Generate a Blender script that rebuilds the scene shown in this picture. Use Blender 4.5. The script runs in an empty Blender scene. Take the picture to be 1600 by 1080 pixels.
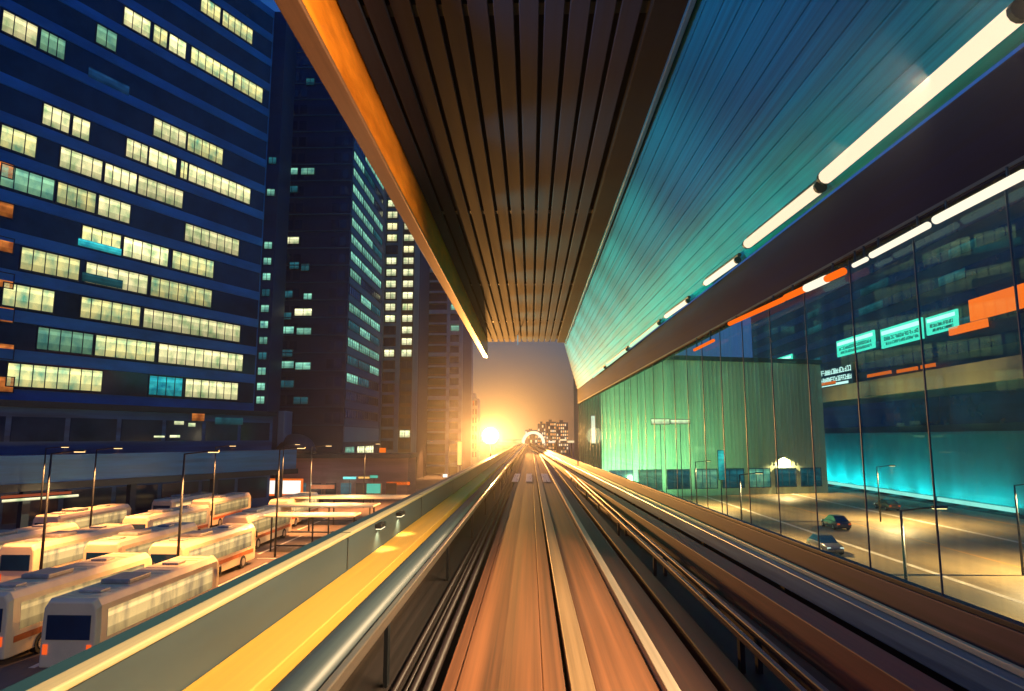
import bpy, bmesh, math, random
from mathutils import Vector, Matrix
random.seed(7)
R = math.radians
scene = bpy.context.scene
COL = scene.collection

# ------------------------------------------------------------------ camera, world, exposure
CZ = 10.0                                   # camera height over the street
F = 1050.0                                  # focal length in pixels of the 1600 px photograph
PITCH = math.atan(144 / F)
YAW = math.atan(29 / F * math.cos(PITCH))
cam = bpy.data.cameras.new('camera')
cam.sensor_width = 36.0
cam.lens = 36.0 * F / 1600
cam.clip_start = 0.05
cam.clip_end = 4000
camo = bpy.data.objects.new('camera', cam)
COL.objects.link(camo)
camo.location = (0, 0, CZ)
camo.rotation_euler = (R(90) + PITCH, 0, YAW)
scene.camera = camo

world = bpy.data.worlds.new('World')
scene.world = world
world.use_nodes = True
wn = world.node_tree.nodes
sky = wn.new('ShaderNodeTexSky')
sky.sky_type = 'NISHITA'
sky.sun_disc = False
sky.sun_elevation = R(-3.2)
sky.sun_rotation = R(-5)
sky.altitude = 0
sky.air_density = 1.4
sky.dust_density = 2.0
sky.ozone_density = 3.0
wl_ = world.node_tree.links
wl_.new(sky.outputs[0], wn['Background'].inputs[0])
# warm halo of the floodlight painted into the sky, fading to blue ambient
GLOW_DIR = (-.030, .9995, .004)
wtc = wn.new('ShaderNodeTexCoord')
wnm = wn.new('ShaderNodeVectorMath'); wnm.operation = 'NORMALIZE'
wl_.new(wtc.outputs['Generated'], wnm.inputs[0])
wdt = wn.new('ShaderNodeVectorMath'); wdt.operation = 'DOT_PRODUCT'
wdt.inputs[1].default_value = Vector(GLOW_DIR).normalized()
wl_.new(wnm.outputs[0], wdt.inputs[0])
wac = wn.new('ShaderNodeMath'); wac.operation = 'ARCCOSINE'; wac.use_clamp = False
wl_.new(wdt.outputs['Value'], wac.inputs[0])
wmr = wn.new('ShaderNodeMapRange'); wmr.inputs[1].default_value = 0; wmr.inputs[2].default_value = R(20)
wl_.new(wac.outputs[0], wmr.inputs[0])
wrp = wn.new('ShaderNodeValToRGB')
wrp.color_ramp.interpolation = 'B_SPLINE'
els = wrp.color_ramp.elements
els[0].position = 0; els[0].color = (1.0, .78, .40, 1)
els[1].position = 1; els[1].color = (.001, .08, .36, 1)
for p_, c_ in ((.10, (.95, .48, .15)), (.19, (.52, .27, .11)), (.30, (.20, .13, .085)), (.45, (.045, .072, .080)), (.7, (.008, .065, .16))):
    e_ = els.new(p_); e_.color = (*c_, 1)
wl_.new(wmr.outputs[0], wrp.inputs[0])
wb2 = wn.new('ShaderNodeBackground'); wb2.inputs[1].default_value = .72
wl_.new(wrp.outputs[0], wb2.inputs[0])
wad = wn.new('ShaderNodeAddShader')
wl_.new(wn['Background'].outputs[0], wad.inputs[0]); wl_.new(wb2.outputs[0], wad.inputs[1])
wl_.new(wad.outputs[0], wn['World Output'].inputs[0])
wn['Background'].inputs[1].default_value = 0.8

scene.view_settings.view_transform = 'Standard'
scene.view_settings.look = 'None'
scene.view_settings.exposure = 0.0
scene.view_settings.gamma = 1.0
scene.cycles.use_denoising = True
scene.cycles.max_bounces = 7
scene.cycles.transparent_max_bounces = 16
scene.cycles.volume_bounces = 0
scene.cycles.sample_clamp_indirect = 4.0
scene.cycles.caustics_reflective = False
scene.cycles.caustics_refractive = False
scene.cycles.use_light_tree = True

# ------------------------------------------------------------------ pixel -> ray helpers
_cf = Vector((-math.sin(YAW) * math.cos(PITCH), math.cos(YAW) * math.cos(PITCH), math.sin(PITCH)))
_cr = Vector((math.cos(YAW), math.sin(YAW), 0))
_cu = _cr.cross(_cf)
CAM = Vector((0, 0, CZ))


def ray(px, py):
    return (_cf + _cr * ((px - 800) / F) + _cu * ((540 - py) / F)).normalized()


def on_plane(px, py, p, n):
    d = ray(px, py)
    p = Vector(p); n = Vector(n)
    return CAM + d * ((p - CAM).dot(n) / d.dot(n))


def on_z(px, py, z):
    return on_plane(px, py, (0, 0, z), (0, 0, 1))


def on_y(px, py, y):
    return on_plane(px, py, (0, y, 0), (0, 1, 0))


# ------------------------------------------------------------------ materials
MATS = {}


def mat(name, col, rough=.7, metal=0., var=.25, scale=(3, 3, 3), bump=.0, col2=None, spec=.5, coat=0.):
    if name in MATS:
        return MATS[name]
    m = bpy.data.materials.new(name)
    m.use_nodes = True
    nt = m.node_tree; N = nt.nodes; L = nt.links
    b = N['Principled BSDF']
    b.inputs['Roughness'].default_value = rough
    b.inputs['Metallic'].default_value = metal
    b.inputs['Specular IOR Level'].default_value = spec
    b.inputs['Coat Weight'].default_value = coat
    tc = N.new('ShaderNodeTexCoord')
    mp = N.new('ShaderNodeMapping'); mp.inputs['Scale'].default_value = scale
    no = N.new('ShaderNodeTexNoise'); no.inputs['Scale'].default_value = 1; no.inputs['Detail'].default_value = 5
    no.inputs['Roughness'].default_value = .62
    L.new(tc.outputs['Object'], mp.inputs[0]); L.new(mp.outputs[0], no.inputs[0])
    rp = N.new('ShaderNodeValToRGB')
    c2 = col2 or [c * (1 - var) for c in col]
    c1 = [min(1, c * (1 + var * .6)) for c in col]
    rp.color_ramp.elements[0].position = .32; rp.color_ramp.elements[1].position = .68
    rp.color_ramp.elements[0].color = (*c2, 1); rp.color_ramp.elements[1].color = (*c1, 1)
    L.new(no.outputs[0], rp.inputs[0]); L.new(rp.outputs[0], b.inputs['Base Color'])
    mr = N.new('ShaderNodeMapRange')
    mr.inputs[3].default_value = max(.04, rough - .12); mr.inputs[4].default_value = min(1, rough + .12)
    L.new(no.outputs[0], mr.inputs[0]); L.new(mr.outputs[0], b.inputs['Roughness'])
    if bump:
        bp = N.new('ShaderNodeBump'); bp.inputs['Strength'].default_value = bump; bp.inputs['Distance'].default_value = .02
        L.new(no.outputs[0], bp.inputs['Height']); L.new(bp.outputs[0], b.inputs['Normal'])
    MATS[name] = m
    return m


def emit(name, col, strength, sample=False, var=0., scale=(2, 2, 2), dark=(0.0, .02, .03)):
    """a lamp, a lit sign face or a lit room behind a pane"""
    if name in MATS:
        return MATS[name]
    m = bpy.data.materials.new(name)
    m.use_nodes = True
    nt = m.node_tree; N = nt.nodes; L = nt.links
    N.remove(N['Principled BSDF'])
    e = N.new('ShaderNodeEmission')
    e.inputs[0].default_value = (*col, 1); e.inputs[1].default_value = strength
    if var:
        tc = N.new('ShaderNodeTexCoord'); mp = N.new('ShaderNodeMapping'); mp.inputs['Scale'].default_value = scale
        no = N.new('ShaderNodeTexNoise'); no.inputs['Scale'].default_value = 1; no.inputs['Detail'].default_value = 3
        L.new(tc.outputs['Object'], mp.inputs[0]); L.new(mp.outputs[0], no.inputs[0])
        oi = N.new('ShaderNodeObjectInfo')
        rp = N.new('ShaderNodeValToRGB')
        rp.color_ramp.elements[0].position = .5 - .22 * var; rp.color_ramp.elements[1].position = .5 + .12
        rp.color_ramp.elements[0].color = (*dark, 1); rp.color_ramp.elements[1].color = (*col, 1)
        L.new(no.outputs[0], rp.inputs[0]); L.new(rp.outputs[0], e.inputs[0])
        mr = N.new('ShaderNodeMapRange'); mr.inputs[3].default_value = strength * .55; mr.inputs[4].default_value = strength * 1.15
        L.new(oi.outputs['Random'], mr.inputs[0])
        g_ = N.new('ShaderNodeSeparateXYZ'); L.new(tc.outputs['Generated'], g_.inputs[0])
        zr_ = N.new('ShaderNodeValToRGB'); zr_.color_ramp.interpolation = 'LINEAR'
        cr = zr_.color_ramp
        cr.elements[0].position = 0; cr.elements[0].color = (.45, .45, .45, 1)
        cr.elements[1].position = 1; cr.elements[1].color = (.75, .75, .75, 1)
        for p_, v_ in ((.30, .55), (.34, .85), (.70, .8), (.74, 1.25), (.86, 1.25), (.90, .8)):
            q_ = cr.elements.new(p_); q_.color = (v_, v_, v_, 1)
        L.new(g_.outputs[2], zr_.inputs[0])
        mu = N.new('ShaderNodeMath'); mu.operation = 'MULTIPLY'
        L.new(mr.outputs[0], mu.inputs[0]); L.new(zr_.outputs[0], mu.inputs[1])
        L.new(mu.outputs[0], e.inputs[1])
    L.new(e.outputs[0], N['Material Output'].inputs[0])
    m.cycles.emission_sampling = 'AUTO' if sample else 'NONE'
    MATS[name] = m
    return m


# ------------------------------------------------------------------ mesh builder
class MB:
    def __init__(self):
        self.v = []; self.f = []

    def hexa(self, p):          # 8 points: bottom ring 0-3 ccw, top ring 4-7
        o = len(self.v); self.v += [Vector(q) for q in p]
        for f in ((3, 2, 1, 0), (4, 5, 6, 7), (0, 1, 5, 4), (1, 2, 6, 5), (2, 3, 7, 6), (3, 0, 4, 7)):
            self.f.append([o + i for i in f])
        return self

    def box(self, x0, x1, y0, y1, z0, z1):
        return self.hexa([(x0, y0, z0), (x1, y0, z0), (x1, y1, z0), (x0, y1, z0),
                          (x0, y0, z1), (x1, y0, z1), (x1, y1, z1), (x0, y1, z1)])

    def poly(self, pts):
        o = len(self.v); self.v += [Vector(q) for q in pts]
        self.f.append(list(range(o, o + len(pts))))
        return self

    def loft(self, rings, closed=True, caps=True):
        o = len(self.v); n = len(rings[0])
        for r in rings:
            self.v += [Vector(q) for q in r]
        for i in range(len(rings) - 1):
            for j in range(n if closed else n - 1):
                k = (j + 1) % n
                self.f.append([o + i * n + j, o + i * n + k, o + (i + 1) * n + k, o + (i + 1) * n + j])
        if caps and closed:
            self.f.append([o + j for j in reversed(range(n))])
            self.f.append([o + (len(rings) - 1) * n + j for j in range(n)])
        return self

    def tube(self, p0, p1, r, n=10, r1=None):
        p0 = Vector(p0); p1 = Vector(p1); d = (p1 - p0).normalized()
        a = d.orthogonal().normalized(); b = d.cross(a)
        r1 = r if r1 is None else r1
        rings = []
        for p, q in ((p0, r), (p1, r1)):
            rings.append([p + (a * math.cos(t) + b * math.sin(t)) * q for t in [2 * math.pi * i / n for i in range(n)]])
        return self.loft(rings)

    def prism(self, prof, y0, y1):    # (x, z) outline run along Y
        return self.loft([[(x, y0, z) for x, z in prof], [(x, y1, z) for x, z in prof]])

    def build(self, name, m, parent=None, bevel=0., smooth=False):
        me = bpy.data.meshes.new(name)
        off = world_loc(parent) if parent else Vector((0, 0, 0))
        me.from_pydata([tuple(q - off) for q in self.v], [], self.f)
        bm = bmesh.new(); bm.from_mesh(me)
        bmesh.ops.recalc_face_normals(bm, faces=bm.faces)
        bm.to_mesh(me); bm.free()
        if smooth:
            for p in me.polygons:
                p.use_smooth = True
        me.materials.append(m)
        o = bpy.data.objects.new(name, me)
        COL.objects.link(o)
        o.parent = parent
        if bevel:
            b = o.modifiers.new('bevel', 'BEVEL'); b.width = bevel; b.segments = 2; b.limit_method = 'ANGLE'
        return o


def world_loc(o):
    v = Vector((0, 0, 0))
    while o:
        v += o.location; o = o.parent
    return v


def tag(o, label=None, cat=None, group=None, kind=None):
    if label: o['label'] = label
    if cat: o['category'] = cat
    if group: o['group'] = group
    if kind: o['kind'] = kind
    return o


def thing(name, loc, label, cat, group=None):
    o = bpy.data.objects.new(name, None)
    o.empty_display_size = .3
    COL.objects.link(o); o.location = loc
    return tag(o, label, cat, group)


def children(o):
    return [c for c in bpy.data.objects if c.parent == o]


def copy_tree(o, parent=None):
    kids = children(o)
    c = o.copy(); COL.objects.link(c)
    if parent: c.parent = parent
    for k in kids:
        copy_tree(k, c)
    return c


def lamp(name, loc, power, col, parent=None, spot=None, target=None, blend=.6):
    d = bpy.data.lights.new(name, 'SPOT' if spot else 'POINT')
    d.energy = power; d.color = col; d.shadow_soft_size = 0.0
    if spot:
        d.spot_size = R(spot); d.spot_blend = blend
    o = bpy.data.objects.new(name, d); COL.objects.link(o)
    off = world_loc(parent) if parent else Vector((0, 0, 0))
    o.location = Vector(loc) - off
    o.parent = parent
    if target is not None:
        o.rotation_euler = (Vector(target) - Vector(loc)).to_track_quat('-Z', 'Y').to_euler()
    return o


# ------------------------------------------------------------------ shared materials
LONG = (14, .12, 14)                       # wear that runs along the line, as wheels leave it
M_conc = mat('guideway_concrete', (.215, .075, .024), .62, 0, .7, (7, .05, 7), .03)  # orange of the lamp pool is mixed into this base colour
M_conc2 = mat('guide_beam_concrete', (.30, .18, .085), .5, 0, .35, LONG, .05)
M_kerb = mat('kerb_paint', (.46, .36, .25), .5, 0, .3, LONG)
M_deck = mat('dark_deck', (.022, .014, .013), .7, 0, .5, LONG, .1)
M_brown = mat('rust_brown_cover', (.075, .028, .016), .6, .1, .5, LONG, .05)
M_redb = mat('red_brown_ledge', (.12, .05, .042), .6, 0, .35, LONG, .04)
M_rail = mat('pale_steel', (.62, .55, .45), .3, .85, .2, LONG)
M_bluerail = mat('blue_painted_steel', (.10, .24, .32), .35, .4, .3, LONG)
M_duct = mat('grey_pvc_duct', (.07, .105, .12), .35, 0, .2, LONG)
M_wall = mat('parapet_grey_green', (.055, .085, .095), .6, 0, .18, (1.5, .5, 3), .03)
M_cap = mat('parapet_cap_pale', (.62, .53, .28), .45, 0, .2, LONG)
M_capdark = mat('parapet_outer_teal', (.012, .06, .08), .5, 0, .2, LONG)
M_yellow = mat('yellow_walkway', (.80, .44, .07), .6, 0, .10, LONG, .02)
M_black = mat('black_paint', (.010, .010, .014), .8, 0, .3, spec=.15)
M_ceil = mat('ceiling_panel', (.030, .034, .062), .75, 0, .22, (6, .15, 6), spec=.15)
M_fascia = mat('glow_tinted_steel', (.85, .24, .018), .33, .25, .5, (1.2, .5, 2.2), .05)  # orange street light mirrored in the steel is painted in as base colour
M_lip = mat('bronze_trim', (.30, .15, .09), .35, .6, .2, LONG)
M_soffit = mat('blue_enamel_soffit', (.001, .16, .25), .65, 0, .35, (18, .1, 18), .03, spec=.02)
M_trim = mat('blue_aluminium', (.10, .28, .42), .35, .5, .2, LONG)
M_header = mat('navy_header', (.003, .006, .022), .7, 0, .3, LONG, spec=.05)
M_mull = mat('grey_mullion', (.07, .10, .11), .4, .6, .2)
M_dark = mat('charcoal_metal', (.03, .035, .04), .45, .5, .3)
M_tyre = mat('rubber', (.015, .015, .016), .85, 0, .2)
M_rim = mat('alloy', (.5, .5, .5), .35, .8, .2)
M_asph = mat('asphalt', (.17, .125, .10), .75, 0, .45, (.35, .06, .35), .12)
M_ground = mat('city_ground', (.05, .045, .045), .85, 0, .4, (.2, .2, .2), .1)
M_mark = mat('road_paint', (.78, .72, .58), .6, 0, .25, (2, .6, 2))
M_white = mat('white_coach_paint', (.82, .70, .46), .35, 0, .08, (1, 1, 1), coat=.3)
M_glassd = mat('dark_window_glass', (.006, .034, .095), .12, 0, .4, (.3, .3, .3), spec=.7)

E_tube = emit('cream_tube', (1.0, .80, .54), 1.15)
E_tubeg = emit('green_white_tube', (.62, 1.0, .60), 1.1)
E_tubew = emit('cool_white_tube', (1.0, .92, .70), 1.15)
E_tubeo = emit('orange_tube', (1.0, .15, .008), 1.05)

WARM = (1.0, .70, .38)
SOD = (1.0, .41, .12)

# ------------------------------------------------------------------ setting: ground and guideway
g = MB().poly([(-900, -60, 0), (900, -60, 0), (900, 1500, 0), (-900, 1500, 0)]).build('ground', M_ground)
tag(g, kind='structure')
rd = MB().poly([(-62, -20, .004), (-7, -20, .004), (-7, 134, .004), (-62, 134, .004)]).build('bus_terminal_road', M_asph)
tag(rd, kind='structure')
M_road_r = mat('right_road_asphalt', (.34, .26, .14), .5, 0, .35, (.25, .02, .25), .05)
rr = MB().poly([(9, -10, .004), (61, -10, .004), (61, 330, .004), (9, 330, .004)]).build('side_road', M_road_r)
tag(rr, kind='structure')

Y0, Y1 = -6, 230


def strip(name, x0, x1, z0, z1, m, parent=None, y0=Y0, y1=Y1, bevel=0.012):
    return MB().box(x0, x1, y0, y1, CZ + z0, CZ + z1).build(name, m, parent, bevel)


dk = MB().prism([(-2.75, CZ - 3.0), (-1.6, CZ - 3.9), (3.0, CZ - 3.9), (4.3, CZ - 3.0), (4.3, CZ - 2.45), (-2.75, CZ - 2.45)], Y0, Y1)
tag(dk.build('guideway_deck', M_deck), kind='structure')
# piers under the deck
for i, y in enumerate((20, 50, 80, 110, 140, 170, 200)):
    p = MB().box(-.3, 1.9, y - 1, y + 1, 0, CZ - 3.9).build('guideway_pier', mat('pier_concrete', (.25, .24, .22), .8), None, .1)
    tag(p, 'concrete pier under the raised guideway', 'pier', 'piers under the guideway')

# running track: slabs, centre beam, kerb
tr = thing('running_track', (0.2, 0, CZ - 2.45), 'orange brown concrete running track down the middle of the guideway', 'track')
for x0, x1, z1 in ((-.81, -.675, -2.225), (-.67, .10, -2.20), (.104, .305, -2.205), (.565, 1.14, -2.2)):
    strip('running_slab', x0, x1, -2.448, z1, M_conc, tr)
strip('guide_beam', .345, .56, -2.447, -2.165, M_conc2, tr)
strip('kerb', 1.15, 1.27, -2.446, -2.12, M_kerb, tr)
# expansion plates lying across the track
for x0, x1 in ((-.95, -.62), (-.25, .08), (.62, 1.0)):
    p = MB().box(x0, x1, 34, 41.5, CZ - 2.19, CZ - 2.165).build('expansion_plate', M_rail, tr, .005)

# left parapet
pa = thing('parapet_wall', (-2.6, 0, CZ - 2.45), 'long grey green parapet with pale top edge along the left of the track', 'parapet')
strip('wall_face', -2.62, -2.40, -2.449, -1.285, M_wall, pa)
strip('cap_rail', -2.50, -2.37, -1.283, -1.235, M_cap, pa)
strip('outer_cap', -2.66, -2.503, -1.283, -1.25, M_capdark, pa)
b = MB()
for k in range(36):
    b.box(-2.3975, -2.394, 3 + k * 6, 3.03 + k * 6, CZ - 1.70, CZ - 1.30)
    b.box(-2.502, -2.366, 3 + k * 6, 3.025 + k * 6, CZ - 1.2345, CZ - 1.232)
b.build('joint', M_dark, pa)
wk = strip('maintenance_walkway', -2.397, -1.92, -2.449, -1.714, M_yellow)
tag(wk, 'broad yellow ledge along the foot of the left parapet', 'walkway')
du = MB().tube((-1.73, Y0, CZ - 1.92), (-1.73, Y1, CZ - 1.92), .185, 20).build('cable_duct', M_duct, None, 0, True)
tag(du, 'thick grey round cable duct beside the yellow ledge', 'duct')


# small lamps fixed to the inner face of the parapet
for i, (px, py, lab) in enumerate(((590, 812, 'small warm lamp on the parapet face, nearer of two'), (622, 790, 'small warm lamp on the parapet face, farther of two'))):
    q = on_plane(px, py, (-2.4, 0, 0), (1, 0, 0)); q.z = CZ - 1.36
    t = thing('parapet_lamp', (-2.34, q.y, q.z), lab, 'lamp', 'lamps on the parapet face')
    MB().box(-2.396, -2.30, q.y - .18, q.y + .18, q.z - .03, q.z + .04).build('housing', M_dark, t, .01)
    MB().box(-2.39, -2.31, q.y - .15, q.y + .15, q.z - .045, q.z - .032).build('lens', emit('parapet_lens', (1, .85, .5), 2.0), t)
    lamp('parapet_light', (-2.27, q.y, q.z - .05), 16, (1, .82, .42), t, 120, (-2.42, q.y, q.z - .5), .8)


def guide_rail(x, z, label, m=M_rail):
    t = thing('guide_rail', (x, 0, CZ - 2.45), label, 'rail')
    strip('rail_head', x - .035, x + .035, z - .11, z, m, t)
    for i in range(45):
        y = 2 + i * 5
        MB().box(x - .02, x + .02, y, y + .12, CZ - 2.447, CZ + z - .112).build('bracket', M_dark, t)
    return t


guide_rail(-1.45, -1.74, 'pale steel guide rail between grey duct and dark cable trough')
for x, r, z, w in ((-1.30, .03, -2.38, 'thin'), (-1.20, .022, -2.40, 'thinnest'), (-1.12, .04, -2.37, 'thick'), (-.98, .05, -2.36, 'thickest')):
    c = MB().tube((x, Y0, CZ + z), (x, Y1, CZ + z), r, 8).build('trackside_cable', mat('cable_sheath', (.035, .022, .02), .45, 0, .2, LONG), None, 0, True)
    pos = {'thin': 'nearest the pale guide rail', 'thinnest': 'second from the pale guide rail', 'thick': 'third from the pale guide rail', 'thickest': 'nearest the orange track'}[w]
    tag(c, w + ' dark cable in the left trough, ' + pos, 'cable', 'cables in the left trough')
for x0, x1, z, lab in ((1.29, 1.70, -2.28, 'wide rust brown trough cover beside the pale kerb'), (1.80, 2.05, -2.27, 'narrow rust brown trough cover beside the twin power rails')):
    c = strip('trough_cover', x0, x1, -2.448, z, M_brown); tag(c, lab, 'trough cover')
for x, lab in ((2.22, 'steel power rail nearer the brown trough covers'), (2.40, 'steel power rail nearer the blue guide rail')):
    t = thing('power_rail', (x, 0, CZ - 2.45), lab, 'rail', 'twin power rails')
    strip('rail_head', x - .03, x + .03, -2.12, -2.04, mat('dull_steel', (.20, .13, .11), .35, .7, .3, LONG), t)
    for i in range(45):
        MB().box(x - .025, x + .025, 2.5 + i * 5, 2.6 + i * 5, CZ - 2.447, CZ - 2.122).build('insulator', M_dark, t)

# ------------------------------------------------------------------ glass wall frame (runs slightly askew to the track)
W1 = on_z(1595, 985, CZ - 1.5); W2 = on_z(905, 722, CZ - 1.5)
WD = Vector((W2.x - W1.x, W2.y - W1.y, 0)).normalized()
WN = Vector((-WD.y, WD.x, 0))              # towards the track (left)
if WN.x > 0: WN = -WN
WLEN = (W2 - W1).length
T0 = -8.0


def wl(t, s, z):                            # t metres along the wall, s metres towards the track
    q = W1 + WD * t + WN * s
    return Vector((q.x, q.y, CZ + z))


def wbox(mb, t0, t1, s0, s1, z0, z1):
    return mb.hexa([wl(t0, s0, z0), wl(t1, s0, z0), wl(t1, s1, z0), wl(t0, s1, z0),
                    wl(t0, s0, z1), wl(t1, s0, z1), wl(t1, s1, z1), wl(t0, s1, z1)])


def wpix(px, py, s=0.):
    p = W1 + WN * s
    q = on_plane(px, py, p, WN)
    return (q - p).dot(WD), q.z - CZ


gw = thing('glass_screen_wall', wl(WLEN / 2, 0, -2.45), 'long glazed wall with slim mullions along the right of the track', 'glass wall')
wbox(MB(), T0, WLEN, -.10, .06, -2.44, -1.5).build('plinth', M_redb, gw, .01)
wbox(MB(), T0, WLEN, -.05, .045, -1.498, -1.45).build('sill_rail', M_dark, gw, .005)
GL = bpy.data.materials.new('screen_glass'); GL.use_nodes = True
nt = GL.node_tree; N = nt.nodes; L = nt.links
N.remove(N['Principled BSDF'])
trn = N.new('ShaderNodeBsdfTransparent'); trn.inputs[0].default_value = (.80, .93, .90, 1)
glo = N.new('ShaderNodeBsdfGlossy'); glo.inputs[0].default_value = (.8, 1, .92, 1); glo.inputs[1].default_value = 0.0
tl = N.new('ShaderNodeBsdfTranslucent'); tl.inputs[0].default_value = (.55, .75, .6, 1)
df = N.new('ShaderNodeBsdfDiffuse'); df.inputs[0].default_value = (.55, .75, .6, 1)
tc = N.new('ShaderNodeTexCoord'); mp = N.new('ShaderNodeMapping'); mp.inputs['Scale'].default_value = (6, 6, .12)
no = N.new('ShaderNodeTexNoise'); no.inputs['Scale'].default_value = 1.0; no.inputs['Detail'].default_value = 4
L.new(tc.outputs['Object'], mp.inputs[0]); L.new(mp.outputs[0], no.inputs[0])
dirt = N.new('ShaderNodeMapRange'); dirt.inputs[1].default_value = .35; dirt.inputs[2].default_value = .75; dirt.inputs[3].default_value = .012; dirt.inputs[4].default_value = .09
L.new(no.outputs[0], dirt.inputs[0])
fr = N.new('ShaderNodeFresnel'); fr.inputs[0].default_value = 1.35
frm = N.new('ShaderNodeMath'); frm.operation = 'MULTIPLY'; frm.inputs[1].default_value = .06
L.new(fr.outputs[0], frm.inputs[0])
md = N.new('ShaderNodeMixShader'); md.inputs[0].default_value = .5
L.new(tl.outputs[0], md.inputs[1]); L.new(df.outputs[0], md.inputs[2])
m1 = N.new('ShaderNodeMixShader'); L.new(dirt.outputs[0], m1.inputs[0]); L.new(trn.outputs[0], m1.inputs[1]); L.new(md.outputs[0], m1.inputs[2])
m2 = N.new('ShaderNodeMixShader'); L.new(frm.outputs[0], m2.inputs[0]); L.new(m1.outputs[0], m2.inputs[1]); L.new(glo.outputs[0], m2.inputs[2])
L.new(m2.outputs[0], N['Material Output'].inputs[0])
ZH0, ZH1 = 2.1, 3.0
step = 1.25
nt_ = int((WLEN - T0) / step)
edges = [T0 + i * (WLEN - T0) / nt_ for i in range(nt_ + 1)]
for i, t in enumerate(edges):
    wbox(MB(), t - .006, t + .006, -.016, .0, -1.449, ZH0 - .002).build('mullion', M_mull, gw)
    if i < nt_:
        wbox(MB(), t + .009, edges[i + 1] - .009, -.012, -.004, -1.449, ZH0 - .002).build('glass_pane', GL, gw)

# rails beside the glass wall
t = thing('guide_rail', wl(WLEN / 2, .3, -2.45), 'blue guide rail with pale yellow top edge beside the glass wall', 'rail')
wbox(MB(), T0, WLEN + 120, .20, .36, -2.0, -1.76).build('rail_head', M_bluerail, t, .01)
wbox(MB(), T0, WLEN + 120, .185, .235, -1.758, -1.70).build('top_edge', M_cap, t, .008)
for i in range(38):
    wbox(MB(), T0 + i * 4, T0 + i * 4 + .14, .22, .30, -2.448, -2.002).build('bracket', M_dark, t)
c = wbox(MB(), T0, WLEN + 120, .50, .82, -2.446, -1.98).build('cable_ledge', mat('brick_red_ledge', (.36, .10, .055), .6, 0, .3, LONG), None, .01)
tag(c, 'red brown ledge beside the blue guide rail', 'ledge')
c = wbox(MB(), T0, WLEN + 120, .95, 1.12, -2.446, -2.30).build('trough_cover', mat('dark_plum', (.045, .02, .022), .6, 0, .3, LONG), None, .01)
tag(c, 'dark plum trough cover beside the red brown ledge', 'trough cover')
# low parapet past the end of the glass
t = wbox(MB(), WLEN + .1, WLEN + 150, -.2, .1, -2.44, -1.45).build('parapet_wall', M_wall, None, .01)
tag(t, 'low grey parapet beyond the far end of the glass wall', 'parapet')

# ------------------------------------------------------------------ canopy
CE = 38.5                                  # far edge of the ceiling
cp = thing('canopy', (0, 16, CZ + 5.5), 'dark ribbed canopy ceiling over the track with orange fascia and blue soffit', 'canopy')
b = MB()
x = -2.44
while x < 1.42:
    b.box(x, x + .262, -6, CE, CZ + 5.5, CZ + 5.56); x += .33
b.build('ceiling_slats', M_ceil, cp, .012)
MB().box(-2.7, 2.3, -6, CE, CZ + 5.66, CZ + 5.9).build('roof_slab', M_black, cp)
MB().box(1.56, 2.08, -6, CE, CZ + 5.44, CZ + 5.62).build('edge_beam', M_black, cp, .02)
MB().box(-2.66, -2.46, -6, CE, CZ + 4.66, CZ + 5.655).build('fascia', M_fascia, cp, .02)
MB().box(-2.70, -2.43, -6, CE, CZ + 4.58, CZ + 4.657).build('fascia_lip', M_lip, cp, .015)
for y in (8, 16, 24, 32):                  # cross beams hidden above the slats
    MB().box(-2.44, 2.05, y, y + .25, CZ + 5.565, CZ + 5.655).build('cross_beam', M_dark, cp)
# sloping soffit of enamelled planks between ceiling edge and header
ns = 13
for i in range(ns):
    a0, a1 = i / ns, (i + .93) / ns
    def pt(a, far, lift=0):
        e0 = Vector((2.08, -6, CZ + 5.5)) if not far else Vector((2.02, CE + 1, CZ + 5.5))
        e1 = wl(T0, .05, ZH1) if not far else wl(WLEN, .05, ZH1)
        q = e0.lerp(e1, a); q.z += lift
        return q
    rings = []
    for f in range(15):
        f /= 14
        rings.append([pt(a0, 0).lerp(pt(a0, 1), f), pt(a1, 0).lerp(pt(a1, 1), f), pt(a1, 0, .05).lerp(pt(a1, 1, .05), f), pt(a0, 0, .05).lerp(pt(a0, 1, .05), f)])
    MB().loft(rings).build('soffit_plank', M_soffit, cp)
rings = []
for f in range(15):
    f /= 14
    rings.append([pt(k / 8, 0, .12).lerp(pt(k / 8, 1, .12), f) for k in range(9)] + [pt(k / 8, 0, .25).lerp(pt(k / 8, 1, .25), f) for k in reversed(range(9))])
MB().loft(rings).build('soffit_backing', M_black, cp)
MB().box(2.0, 2.075, -6, CE, CZ + 5.36, CZ + 5.437).build('edge_trim', M_trim, cp, .01)
wbox(MB(), T0, WLEN, -.14, .05, ZH0, ZH1 - .003).build('header_beam', M_header, cp, .02)
wbox(MB(), T0, WLEN, .052, .062, ZH0 + .02, ZH0 + .05).build('header_trim', M_mull, cp)

# tube lamps on the soffit along the header
def tube_lamp(p0, p1, r, em, label, power, col, aim_s, green=False):
    mid = (p0 + p1) / 2
    t = thing('tube_lamp', mid + Vector((0, 0, .1)), label, 'lamp', 'tube lamps along the right soffit')
    d = (p1 - p0).normalized()
    n_ = 12
    MB().tube(p0 + d * .05, p1 - d * .05, r, 12).build('tube', em, t, 0, True)
    for a, q in ((p0, p0 + d * .05), (p1 - d * .05, p1)):
        MB().tube(a, q, r * 1.04, 12).build('end_cap', M_dark, t)
    back = WN * (-.03) + Vector((0, 0, r + .03))
    m = MB().tube(p0 + back, p1 + back, .035, 8).build('housing', M_dark, t)
    for k in range(2):
        q = p0.lerp(p1, .28 + .44 * k) + WN * (r + .06) + Vector((0, 0, -.03))
        lamp('tube_light', q, power, col, t, 104, q + WN * 3 + Vector((0, 0, -1.35)), .3)
    return t


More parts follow.
